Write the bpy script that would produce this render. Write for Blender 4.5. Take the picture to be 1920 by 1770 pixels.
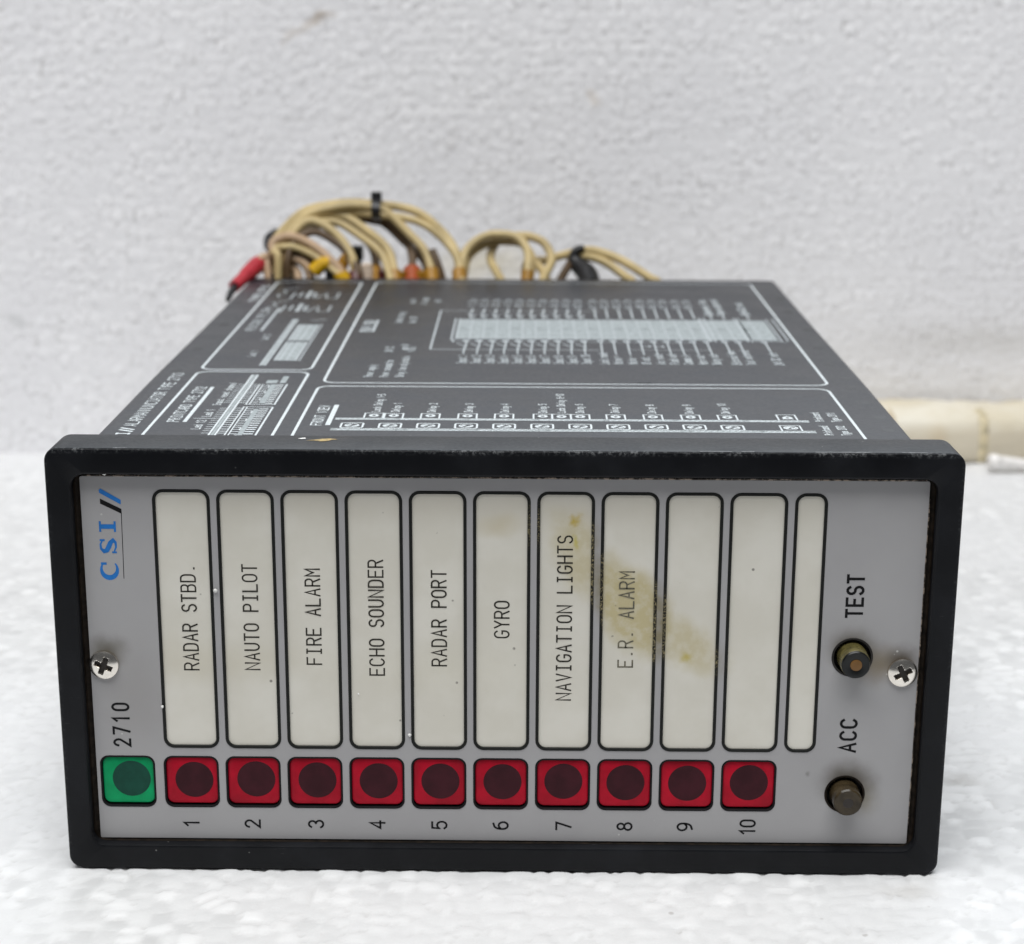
import bpy, math, random
import numpy as np
from mathutils import Vector, Matrix, Euler

MM = 0.001
random.seed(7)
sc = bpy.context.scene
for o in list(bpy.data.objects): bpy.data.objects.remove(o)
C = sc.collection

# ------------------------------------------------------------ camera
cam_d = bpy.data.cameras.new('camera')
cam = bpy.data.objects.new('camera', cam_d); C.objects.link(cam); sc.camera = cam
YAW, PITCH, ROLL = 0.0079, 0.2597, 0.0043
f = Vector((-math.sin(YAW)*math.cos(PITCH), math.cos(YAW)*math.cos(PITCH), -math.sin(PITCH)))
r0 = Vector((math.cos(YAW), math.sin(YAW), 0)); u0 = r0.cross(f)
r = math.cos(ROLL)*r0 + math.sin(ROLL)*u0
u = math.cos(ROLL)*u0 - math.sin(ROLL)*r0
cam.matrix_world = Matrix((( r.x, u.x, -f.x, 3.38*MM), (r.y, u.y, -f.y, -268.11*MM), (r.z, u.z, -f.z, 139.875*MM), (0, 0, 0, 1)))
cam_d.sensor_fit = 'HORIZONTAL'; cam_d.sensor_width = 36
cam_d.lens = 3332.9/1920*36
cam_d.clip_start = 0.01; cam_d.clip_end = 20
cam_d.dof.use_dof = True
cam_d.dof.focus_distance = 0.283
cam_d.dof.aperture_fstop = 27

# ------------------------------------------------------------ light: soft overhead light in a white room corner
w = bpy.data.worlds.new('World'); sc.world = w; w.use_nodes = True
w.node_tree.nodes['Background'].inputs[0].default_value = (0.93, 0.96, 1.0, 1)
w.node_tree.nodes['Background'].inputs[1].default_value = 0.10
def area(name, loc, target, sx, sy, power, col):
    l = bpy.data.lights.new(name, 'AREA'); l.shape = 'RECTANGLE'; l.size = sx; l.size_y = sy
    l.energy = power; l.color = col
    o = bpy.data.objects.new(name, l); C.objects.link(o); o.location = loc
    o.rotation_euler = (Vector(target)-Vector(loc)).to_track_quat('-Z', 'Y').to_euler()
    return o
area('ceiling_light', (-0.1, -0.32, 1.2), (0, 0.06, 0), 1.1, 0.8, 20.2, (1.0, 1.0, 0.99))
area('window_light', (0.15, 1.25, 0.95), (0, 0.05, 0), 1.5, 0.8, 14.5, (0.86, 0.93, 1.0))
sc.view_settings.view_transform = 'Standard'; sc.view_settings.look = 'None'
sc.view_settings.exposure = 0.0; sc.view_settings.gamma = 1.0
sc.render.engine = 'CYCLES'

# ------------------------------------------------------------ node helpers
class NT:
    def __init__(s, name):
        s.m = bpy.data.materials.new(name); s.m.use_nodes = True
        s.t = s.m.node_tree; s.b = s.t.nodes['Principled BSDF']
        tc = s.n('ShaderNodeTexCoord')
        mp = s.n('ShaderNodeMapping'); s.l(tc.outputs['Object'], mp.inputs['Vector'])
        mp.inputs['Scale'].default_value = (1000, 1000, 1000)
        s.co = mp.outputs[0]                       # object coordinates in millimetres
    def n(s, t, **k):
        x = s.t.nodes.new(t)
        for a, b in k.items(): setattr(x, a, b)
        return x
    def l(s, a, b): s.t.links.new(a, b)
    def inp(s, x, v, dst):
        if isinstance(v, (int, float, tuple)): dst.default_value = v
        else: s.l(v, dst)
    def noise(s, scale, detail=3, rough=.55, co=None, dist=0):
        x = s.n('ShaderNodeTexNoise'); s.l(co or s.co, x.inputs['Vector'])
        x.inputs['Scale'].default_value = scale; x.inputs['Detail'].default_value = detail
        x.inputs['Roughness'].default_value = rough; x.inputs['Distortion'].default_value = dist
        return x.outputs['Fac']
    def voro(s, scale, feature='F1', out='Distance', co=None):
        x = s.n('ShaderNodeTexVoronoi', feature=feature); s.l(co or s.co, x.inputs['Vector'])
        x.inputs['Scale'].default_value = scale
        return x.outputs[out]
    def math(s, op, a, b=0.0, c=0.0, clamp=False):
        x = s.n('ShaderNodeMath', operation=op, use_clamp=clamp)
        for i, v in enumerate((a, b, c)): s.inp(x, v, x.inputs[i])
        return x.outputs[0]
    def rng(s, v, a, b, c=0.0, d=1.0, smooth=True):
        x = s.n('ShaderNodeMapRange', interpolation_type='SMOOTHSTEP' if smooth else 'LINEAR')
        s.l(v, x.inputs[0])
        for i, q in enumerate((a, b, c, d)): x.inputs[i+1].default_value = q
        return x.outputs[0]
    def mix(s, fac, a, b, mode='MIX'):
        x = s.n('ShaderNodeMix', data_type='RGBA', blend_type=mode)
        s.inp(x, fac, x.inputs[0])
        for v, d in ((a, x.inputs[6]), (b, x.inputs[7])):
            if isinstance(v, tuple): d.default_value = (*v, 1)
            else: s.l(v, d)
        return x.outputs[2]
    def bump(s, h, strength, dist_mm):
        x = s.n('ShaderNodeBump'); x.inputs['Strength'].default_value = strength
        x.inputs['Distance'].default_value = dist_mm*MM; s.l(h, x.inputs['Height'])
        s.l(x.outputs[0], s.b.inputs['Normal'])
    def warped(s, scale, amount):
        x = s.n('ShaderNodeTexNoise'); s.l(s.co, x.inputs['Vector']); x.inputs['Scale'].default_value = scale
        x.inputs['Detail'].default_value = 3
        a = s.n('ShaderNodeVectorMath', operation='SUBTRACT'); s.l(x.outputs['Color'], a.inputs[0]); a.inputs[1].default_value = (.5, .5, .5)
        b = s.n('ShaderNodeVectorMath', operation='MULTIPLY_ADD'); s.l(a.outputs[0], b.inputs[0])
        b.inputs[1].default_value = (amount,)*3; s.l(s.co, b.inputs[2])
        return b.outputs[0]
    def blob(s, c, rad, rot=(0, 0, 0), co=None, soft=0.0):
        """1 inside an ellipsoid area at c (mm), fading to 0 at its rim"""
        x = s.n('ShaderNodeMapping', vector_type='TEXTURE'); s.l(co or s.co, x.inputs[0])
        x.inputs['Location'].default_value = c; x.inputs['Rotation'].default_value = rot; x.inputs['Scale'].default_value = rad
        v = s.n('ShaderNodeVectorMath', operation='LENGTH'); s.l(x.outputs[0], v.inputs[0])
        return s.rng(v.outputs['Value'], 1.0, soft)
    def set(s, base=None, rough=None, spec=None, metal=None, **k):
        for nm, v in (('Base Color', base), ('Roughness', rough), ('Specular IOR Level', spec), ('Metallic', metal)):
            if v is None: continue
            d = s.b.inputs[nm]
            if isinstance(v, tuple): d.default_value = (*v, 1)
            elif isinstance(v, (int, float)): d.default_value = v
            else: s.l(v, d)
        for a, v in k.items(): s.b.inputs[a.replace('_', ' ')].default_value = v
        return s.m

def mat_foam(name, base, stains_and_shade, lo=.925, hi=1.045, jt=.28):
    m = NT(name)
    at = m.n('ShaderNodeAttribute', attribute_name='bead')
    ag = m.n('ShaderNodeAttribute', attribute_name='joint')
    c = m.mix(m.rng(at.outputs['Fac'], 0, 1, 0, 1, False), tuple(x*lo for x in base), tuple(min(.93, x*hi) for x in base))
    c = m.mix(m.rng(m.noise(.012, 3), .35, .7), c, tuple(x*y for x, y in zip(base, (.93, .93, .935))))
    c = m.mix(m.math('MULTIPLY', ag.outputs['Fac'], jt), c, (.44, .43, .42))
    sp = m.math('MULTIPLY', m.rng(m.voro(.16), .10, .04), m.rng(m.noise(.05, 1), .56, .62))
    c = m.mix(m.math('MULTIPLY', sp, .5), c, (.33, .31, .29))
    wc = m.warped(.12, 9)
    for cen, rad, rot, col, amt in stains_and_shade:
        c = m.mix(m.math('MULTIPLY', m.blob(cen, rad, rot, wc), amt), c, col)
    m.bump(m.noise(1.6, 3), .35, .12)
    return m.set(c, m.rng(at.outputs['Fac'], 0, 1, .62, .42, False), .42, Subsurface_Weight=0.0)

def mat_bezel(name, base, rough, spec):
    m = NT(name)
    n1 = m.noise(.08, 5, .6); n2 = m.noise(1.4, 5, .75)
    c = m.mix(m.rng(n1, .42, .75, 0, .6), base, tuple(x*2.2+.003 for x in base))
    sx = m.n('ShaderNodeSeparateXYZ'); m.l(m.co, sx.inputs[0]); ax = m.math('ABSOLUTE', sx.outputs['X'])
    front_edge = m.rng(sx.outputs['Y'], 1.1, .2)
    rim = m.math('MULTIPLY', m.math('MAXIMUM', m.rng(sx.outputs['Z'], 71.0, 71.9), m.math('MULTIPLY', m.rng(ax, 71.0, 71.9), .3)), front_edge)
    c = m.mix(m.math('MULTIPLY', m.math('MULTIPLY', rim, m.rng(n2, .48, .60)), m.rng(n1, .38, .62, .15, .9)), c, (.13, .135, .14))
    scr = m.n('ShaderNodeMapping'); m.l(m.co, scr.inputs[0]); scr.inputs['Rotation'].default_value = (0, .5, .3); scr.inputs['Scale'].default_value = (.12, .5, 1.6)
    s = m.math('MULTIPLY', m.rng(m.noise(1.0, 4, .8, scr.outputs[0]), .66, .70), m.rng(n1, .5, .6))
    c = m.mix(m.math('MULTIPLY', s, .35), c, (.09, .09, .095))
    d = m.math('MULTIPLY', m.rng(m.voro(.30), .055, .03), m.rng(m.noise(.21, 2), .52, .58))
    c = m.mix(m.math('MULTIPLY', d, .5), c, (.36, .36, .35))
    m.bump(n2, .06, .04)
    return m.set(c, m.math('ADD', m.rng(n1, .3, .75, rough-.04, rough+.08), m.rng(n2, .3, .7, -.02, .05)), spec)

def mat_black(name, base=(.010, .011, .013), rough=.36, dust=.5, spec=.35):
    m = NT(name)
    n1 = m.noise(.09, 5, .6); n2 = m.noise(1.1, 4, .7)
    c = m.mix(m.rng(n1, .42, .75, 0, .55), base, tuple(x*1.9+.003 for x in base))
    d = m.math('MULTIPLY', m.rng(m.voro(.42), .10, .05), m.rng(m.noise(.21, 2), .58, .66))
    d2 = m.math('MULTIPLY', m.rng(m.voro(1.7), .12, .05), m.rng(m.noise(.5, 2), .6, .68))
    c = m.mix(m.math('MULTIPLY', m.math('MAXIMUM', d, d2), dust), c, (.38, .38, .37))
    m.bump(n2, .05, .03)
    return m.set(c, m.math('ADD', m.rng(n1, .3, .75, rough-.02, rough+.05), m.rng(n2, .3, .7, -.02, .03)), spec)

def mat_plain(name, col, rough=.5, metal=0.0, spec=.5, var=.12, scale=.6):
    m = NT(name)
    c = m.mix(m.rng(m.noise(scale, 4), .3, .7), tuple(x*(1-var) for x in col), tuple(min(1, x*(1+var)) for x in col))
    return m.set(c, rough, spec, metal)

# stain shared by the grey panel, the cream strips and the black outlines (front face, x / z in mm)
def tan_band(m):
    wc = m.warped(.16, 5.0); wf = m.warped(.7, 2.2)
    a = m.blob((12.0, 2, 54.5), (5.6, 40, 10.5), (0, math.radians(-24), 0), wc, .35)
    b = m.blob((20.6, 2, 45.5), (6.8, 40, 12.5), (0, math.radians(-34), 0), wc, .45)
    c = m.blob((30.0, 2, 39.0), (5.4, 40, 9.5), (0, math.radians(-50), 0), wc, .25)
    s = m.math('MAXIMUM', m.math('MULTIPLY', a, .75), m.math('MAXIMUM', b, m.math('MULTIPLY', c, .75)))
    g = m.rng(m.noise(.55, 4), .30, .60, .62, 1.0)
    return m.math('MULTIPLY', s, g), wf
STRIP = {}
def mat_strip(name, k):
    m = NT(name)
    c = m.mix(m.rng(m.noise(.10, 4), .35, .7), (.655, .632, .56), (.71, .69, .625))
    wc = m.warped(.2, 3)
    c = m.mix(m.math('MULTIPLY', m.blob((-48, 2, 36), (30, 40, 5.5), (0, 0, 0), wc), .45), c, (.56, .52, .41))
    c = m.mix(m.math('MULTIPLY', m.blob((-10, 2, 35), (22, 40, 7), (0, 0, 0), wc), .3), c, (.60, .57, .46))
    c = m.mix(m.math('MULTIPLY', m.blob((0, 2, 62.5), (90, 40, 5), (0, 0, 0), wc), .35), c, (.52, .48, .40))
    s, wf = tan_band(m)
    c = m.mix(m.math('MULTIPLY', s, .95), c, (.50, .435, .245))
    y = m.blob((-1.0, 2, 59.4), (5.5, 40, 2.8), (0, 0, 0), wc); c = m.mix(m.math('MULTIPLY', y, .5), c, (.53, .46, .30))
    y = m.blob((11.4, 2, 60.2), (1.3, 40, 1.6), (0, .5, 0), wf); c = m.mix(m.math('MULTIPLY', y, .85), c, (.47, .34, .03))
    y = m.blob((11.6, 2, 56.6), (.8, 40, 1.9), (0, 0, 0), wf); c = m.mix(m.math('MULTIPLY', y, .7), c, (.50, .43, .05))
    y = m.blob((29.5, 2, 37.2), (1.8, 40, 1.6), (0, 0, 0), wf); c = m.mix(m.math('MULTIPLY', y, .75), c, (.47, .38, .06))
    sp = m.math('MULTIPLY', m.rng(m.voro(.27), .085, .04), m.rng(m.noise(.31, 1), .50, .54))
    c = m.mix(m.math('MULTIPLY', sp, .75), c, (.10, .09, .08))
    return m.set(c, .46, .35)
def mat_panel():
    m = NT('grey_panel')
    c = m.mix(m.rng(m.noise(.06, 4), .35, .7), (.358, .353, .361), (.378, .374, .381))
    wc = m.warped(.3, 2.2)
    for cen, rad, amt, col in (((-64.3, 2, 37.6), (4.6, 30, 4.2), .8, (.075, .065, .04)), ((60.6, 2, 36.4), (6.8, 30, 4.8), .8, (.16, .125, .072)),
                               ((64.2, 2, 37.2), (3.8, 30, 3.6), .8, (.06, .045, .03)), ((56.4, 2, 38.8), (5.4, 30, 4.8), .85, (.09, .072, .042)),
                               ((56.9, 2, 15.4), (6.2, 30, 5.6), .95, (.06, .044, .022)), ((59.6, 2, 12.4), (3.4, 30, 4.4), .5, (.16, .135, .07)),
                               ((50.1, 2, 16.9), (.7, 30, .7), .5, (.12, .12, .10)), ((-60, 2, 30), (9, 30, 16), .2, (.20, .18, .15))):
        c = m.mix(m.math('MULTIPLY', m.blob(cen, rad, (0, 0, 0), wc), amt), c, col)
    s, wf = tan_band(m)
    c = m.mix(m.math('MULTIPLY', s, .8), c, (.19, .155, .06))
    sp = m.math('MULTIPLY', m.rng(m.voro(.30), .07, .035), m.rng(m.noise(.2, 1), .56, .60))
    c = m.mix(m.math('MULTIPLY', sp, .7), c, (.6, .6, .58))
    m.bump(m.noise(2.5, 2), .05, .03)
    return m.set(c, .42, .3)
def mat_outline():
    m = NT('black_outline')
    s, wf = tan_band(m)
    wear = m.math('MULTIPLY', m.rng(s, .12, .4), m.rng(m.noise(2.6, 5, .8), .50, .57))
    w2 = m.math('MULTIPLY', m.blob((4.8, 2, 59.4), (3, 30, 5), (0, 0, 0)), m.rng(m.noise(3.2, 5, .75), .50, .58))
    c = m.mix(m.math('MAXIMUM', wear, w2), (.008, .009, .008), (.26, .22, .12))
    return m.set(c, .5, .2)

M = {}
M['bezel'] = mat_bezel('black_bezel_plastic', (.0045, .005, .0065), .38, .17)
M['case'] = mat_black('dark_case_plastic', (.011, .0125, .017), .37, .3, .32)
M['panel'] = mat_panel()
M['outline'] = mat_outline()
M['strip'] = mat_strip('cream_strip', 0)
M['ink'] = mat_plain('black_ink', (.008, .008, .009), .55, 0.0, .12)
M['text'] = mat_plain('thin_lettering_ink', (.035, .032, .026), .6, 0.0, .15, var=.35, scale=2.0)
M['worntext'] = mat_plain('worn_lettering_ink', (.13, .12, .085), .6, var=.5, scale=3.0)
M['blue'] = mat_plain('blue_ink', (.0, .15, .50), .5)
M['print'] = mat_plain('white_screen_print', (.60, .65, .67), .5, var=.10, scale=1.5)
M['print2'] = mat_plain('thin_white_screen_print', (.40, .44, .46), .5, var=.15, scale=1.5)
M['print3'] = mat_plain('dense_hatch_screen_print', (.30, .34, .35), .5, var=.2, scale=.9)
M['red'] = mat_plain('red_lens', (.40, .002, .018), .35, 0.0, .15, var=.18, scale=.25)
M['redrim'] = mat_plain('dark_red_lens_rim', (.055, .008, .014), .35)
M['green'] = mat_plain('green_lens', (.0, .30, .105), .35, 0.0, .15, var=.18, scale=.25)
M['greenrim'] = mat_plain('dark_green_lens_rim', (.004, .045, .022), .35)
M['bulb'] = mat_plain('dark_lamp_behind_red', (.040, .006, .011), .35, 0.0, .15, var=.22, scale=.3)
M['gbulb'] = mat_plain('dark_lamp_behind_green', (.006, .060, .040), .35, 0.0, .15)
M['inside'] = mat_plain('inner_gap', (.012, .010, .008), .7)
M['lip'] = mat_plain('grimy_brown_lip', (.013, .009, .006), .6, 0.0, .12, var=.6, scale=.8)
M['screw'] = mat_plain('nickel_plate', (.78, .74, .68), .22, 1.0, var=.04)
M['recess'] = mat_plain('screw_recess', (.02, .015, .012), .6)
M['amber'] = mat_plain('olive_amber_plastic', (.10, .085, .03), .25, var=.5, scale=.5)
M['smoke'] = mat_plain('brown_smoked_plastic', (.040, .029, .015), .22, 0.0, .3, var=.4, scale=.5)
M['blackcap'] = mat_plain('black_cap', (.008, .009, .009), .3, 0.0, .3)
M['orange'] = mat_plain('orange_insert', (.15, .068, .010), .45)
M['wire'] = mat_plain('tan_wire_sheath', (.50, .39, .19), .5, var=.16, scale=.12)
M['wireB'] = mat_plain('brown_wire_sheath', (.085, .05, .022), .5, var=.2, scale=.12)
M['wireP'] = mat_plain('pinkish_tan_wire_sheath', (.45, .31, .19), .5, var=.16, scale=.12)
M['tie'] = mat_plain('black_nylon', (.012, .012, .014), .4)
M['redplug'] = mat_plain('red_insulator', (.44, .025, .04), .42)
M['yellow'] = mat_plain('yellow_sleeve', (.62, .36, .004), .45)
M['ambersl'] = mat_plain('amber_sleeve', (.33, .165, .013), .45)
M['redsl'] = mat_plain('rusty_red_sleeve', (.33, .065, .015), .45)
M['maroon'] = mat_plain('maroon_sleeve', (.09, .02, .02), .45)
M['cream'] = mat_plain('cream_sleeve', (.75, .62, .50), .5)
M['pcb'] = mat_plain('terminal_block_plastic', (.02, .022, .02), .5)
M['crumb'] = mat_plain('white_foam_crumb', (.8, .8, .78), .6)
M['fleck'] = mat_plain('yellow_paint', (.36, .25, .07), .5, var=.4, scale=1.5)
M['floor'] = mat_foam('white_bead_foam_floor', (.775, .782, .79),
    [((66, -6, 0), (9, 4, 4), (0, 0, 0), (.55, .53, .50), .35), ((84, 38, 0), (6, 3, 4), (0, 0, 0), (.35, .33, .30), .45)], .74, 1.09, .35)
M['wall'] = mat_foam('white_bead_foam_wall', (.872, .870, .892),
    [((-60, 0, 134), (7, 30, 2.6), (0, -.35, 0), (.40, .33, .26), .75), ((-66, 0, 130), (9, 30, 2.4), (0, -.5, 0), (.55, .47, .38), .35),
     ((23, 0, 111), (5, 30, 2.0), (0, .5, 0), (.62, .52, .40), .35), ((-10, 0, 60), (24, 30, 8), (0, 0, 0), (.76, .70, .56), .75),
     ((150, 0, 35), (60, 30, 9), (0, 0, 0), (.60, .585, .57), .5), ((-155, 0, 43), (6, 30, 3), (0, .2, 0), (.45, .46, .46), .45),  # first entry: shade above the foam strip, painted into the wall colour
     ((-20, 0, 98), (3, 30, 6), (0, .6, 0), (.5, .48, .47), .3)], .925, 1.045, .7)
M['scuff'] = mat_plain('scuffed_plastic', (.13, .135, .14), .6, var=.4, scale=2.0)
M['patch'] = mat_plain('dark_patch_plastic', (.013, .014, .015), .47)
M['seam'] = mat_plain('ochre_glue_line', (.58, .505, .34), .6, var=.3)
M['seam2'] = mat_plain('pale_glue_line', (.55, .46, .32), .5, var=.2)
M['whitecable'] = mat_plain('white_cable_sheath', (.82, .80, .78), .4)

# ------------------------------------------------------------ mesh helpers (everything below is in mm)
def tag(o, label=None, cat=None, group=None, kind=None):
    for k, v in (('label', label), ('category', cat), ('group', group), ('kind', kind)):
        if v: o[k] = v
    return o
def link(name, me, mat, parent=None, label=None):
    o = bpy.data.objects.new(name, me); C.objects.link(o)
    if mat: me.materials.append(mat)
    if parent: o.parent = parent
    if label: o['label'] = label
    return o
def mesh(name, V, F, mat, parent=None, label=None, smooth=None):
    me = bpy.data.meshes.new(name)
    me.from_pydata([(a*MM, b*MM, c*MM) for a, b, c in V], [], F); me.update()
    if smooth is not None:
        for p in me.polygons: p.use_smooth = True
        if smooth < 3: me.set_sharp_from_angle(angle=smooth)
    return link(name, me, mat, parent, label)
def rrect(cx, cz, hw, hh, r, n=6):
    P = []
    for (sx, sz, a0) in ((1, 1, 0), (-1, 1, 90), (-1, -1, 180), (1, -1, 270)):
        for i in range(n+1):
            a = math.radians(a0+90*i/n)
            P.append((cx+sx*(hw-r)+r*math.cos(a), cz+sz*(hh-r)+r*math.sin(a)))
    return P
def circ(cx, cz, r, n=40): return [(cx+r*math.cos(2*math.pi*i/n), cz+r*math.sin(2*math.pi*i/n)) for i in range(n)]
class Geo:
    def __init__(s): s.V = []; s.F = []
    def loft(s, loops, cap0=False, cap1=False, closed=False):
        n = len(loops[0]); b = len(s.V)
        for L in loops: s.V += list(L)
        k = len(loops)
        for i in range(k if closed else k-1):
            j = (i+1) % k
            for q in range(n):
                q2 = (q+1) % n
                s.F.append((b+i*n+q, b+i*n+q2, b+j*n+q2, b+j*n+q))
        if cap0: s.F.append(tuple(b+q for q in range(n))[::-1])
        if cap1: s.F.append(tuple(b+(k-1)*n+q for q in range(n)))
        return s
    def box(s, x0, x1, y0, y1, z0, z1):
        L = lambda y: [(x0, y, z0), (x1, y, z0), (x1, y, z1), (x0, y, z1)]
        return s.loft([L(y0), L(y1)], True, True)
    def make(s, name, mat, parent=None, label=None, smooth=None): return mesh(name, s.V, s.F, mat, parent, label, smooth)
def at_y(P, y): return [(a, y, b) for a, b in P]
def tube(pts, r, n=10, sub=5):
    """round tube through points (Catmull-Rom); r a number or one per point"""
    P = [Vector(p) for p in pts]; R = [r]*len(P) if isinstance(r, (int, float)) else list(r)
    Q, RR = [], []
    for i in range(len(P)-1):
        p0, p1, p2, p3 = P[max(i-1, 0)], P[i], P[i+1], P[min(i+2, len(P)-1)]
        for k in range(sub):
            t = k/sub
            Q.append(.5*((2*p1)+(p2-p0)*t+(2*p0-5*p1+4*p2-p3)*t*t+(3*p1-p0-3*p2+p3)*t**3)); RR.append(R[i]*(1-t)+R[i+1]*t)
    Q.append(P[-1]); RR.append(R[-1])
    g = Geo(); loops = []; up = None
    for i, q in enumerate(Q):
        d = (Q[min(i+1, len(Q)-1)]-Q[max(i-1, 0)]).normalized()
        if up is None:
            up = d.orthogonal().normalized()
        up = (up-d*up.dot(d)).normalized(); s = d.cross(up)
        loops.append([tuple(q+(up*math.cos(a)+s*math.sin(a))*RR[i]) for a in (2*math.pi*k/n for k in range(n))])
    g.loft(loops, True, True); return g
def lathe(prof, cx, cz, n=40):
    """profile of (radius, y) turned about an axis parallel to Y through (cx, cz)"""
    g = Geo(); g.loft([[(cx+r*math.cos(2*math.pi*k/n), y, cz+r*math.sin(2*math.pi*k/n)) for k in range(n)] for r, y in prof], True, True); return g

# ---- flat print: strokes and fills laid 0.02 mm proud of a surface; strokes that cross lie a few microns apart
class Print:
    def __init__(s, xf): s.xf = xf; s.V = []; s.F = []; s.k = 0
    def _add(s, P, F):
        b = len(s.V); off = .016+.004*(s.k % 12); s.k += 1
        s.V += [s.xf(a, c, off) for a, c in P]; s.F += [tuple(b+i for i in q) for q in F]
    def poly(s, P): s._add(P, [tuple(range(len(P)))])
    def rect(s, a0, b0, a1, b1): s.poly([(a0, b0), (a1, b0), (a1, b1), (a0, b1)])
    def line(s, pts, wd, closed=False, cap=True):
        n = len(pts); W = wd if isinstance(wd, (list, tuple)) else [wd]*n
        if not closed and cap:      # square ends run half a width past the last point
            def ext(p, q, d):
                L = math.hypot(p[0]-q[0], p[1]-q[1]) or 1; return (p[0]+(p[0]-q[0])/L*d, p[1]+(p[1]-q[1])/L*d)
            pts = [ext(pts[0], pts[1], W[0]*.4)]+list(pts[1:-1])+[ext(pts[-1], pts[-2], W[-1]*.4)]
        L, R = [], []
        for i in range(n):
            a = pts[i-1] if (i or closed) else None; b = pts[(i+1) % n] if (i < n-1 or closed) else None; p = pts[i]
            d1 = (p[0]-a[0], p[1]-a[1]) if a else (b[0]-p[0], b[1]-p[1]); d2 = (b[0]-p[0], b[1]-p[1]) if b else d1
            l1 = math.hypot(*d1) or 1; l2 = math.hypot(*d2) or 1
            n1 = (-d1[1]/l1, d1[0]/l1); n2 = (-d2[1]/l2, d2[0]/l2)
            m = (n1[0]+n2[0], n1[1]+n2[1]); lm = math.hypot(*m) or 1; m = (m[0]/lm, m[1]/lm)
            h = W[i]/2/max(.45, m[0]*n1[0]+m[1]*n1[1])
            L.append((p[0]+m[0]*h, p[1]+m[1]*h)); R.append((p[0]-m[0]*h, p[1]-m[1]*h))
        s._add(L+R, [(i, (i+1) % n, n+(i+1) % n, n+i) for i in range(n if closed else n-1)])
    def make(s, name, mat, parent, label=None): return mesh(name, s.V, s.F, mat, parent, label)

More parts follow.
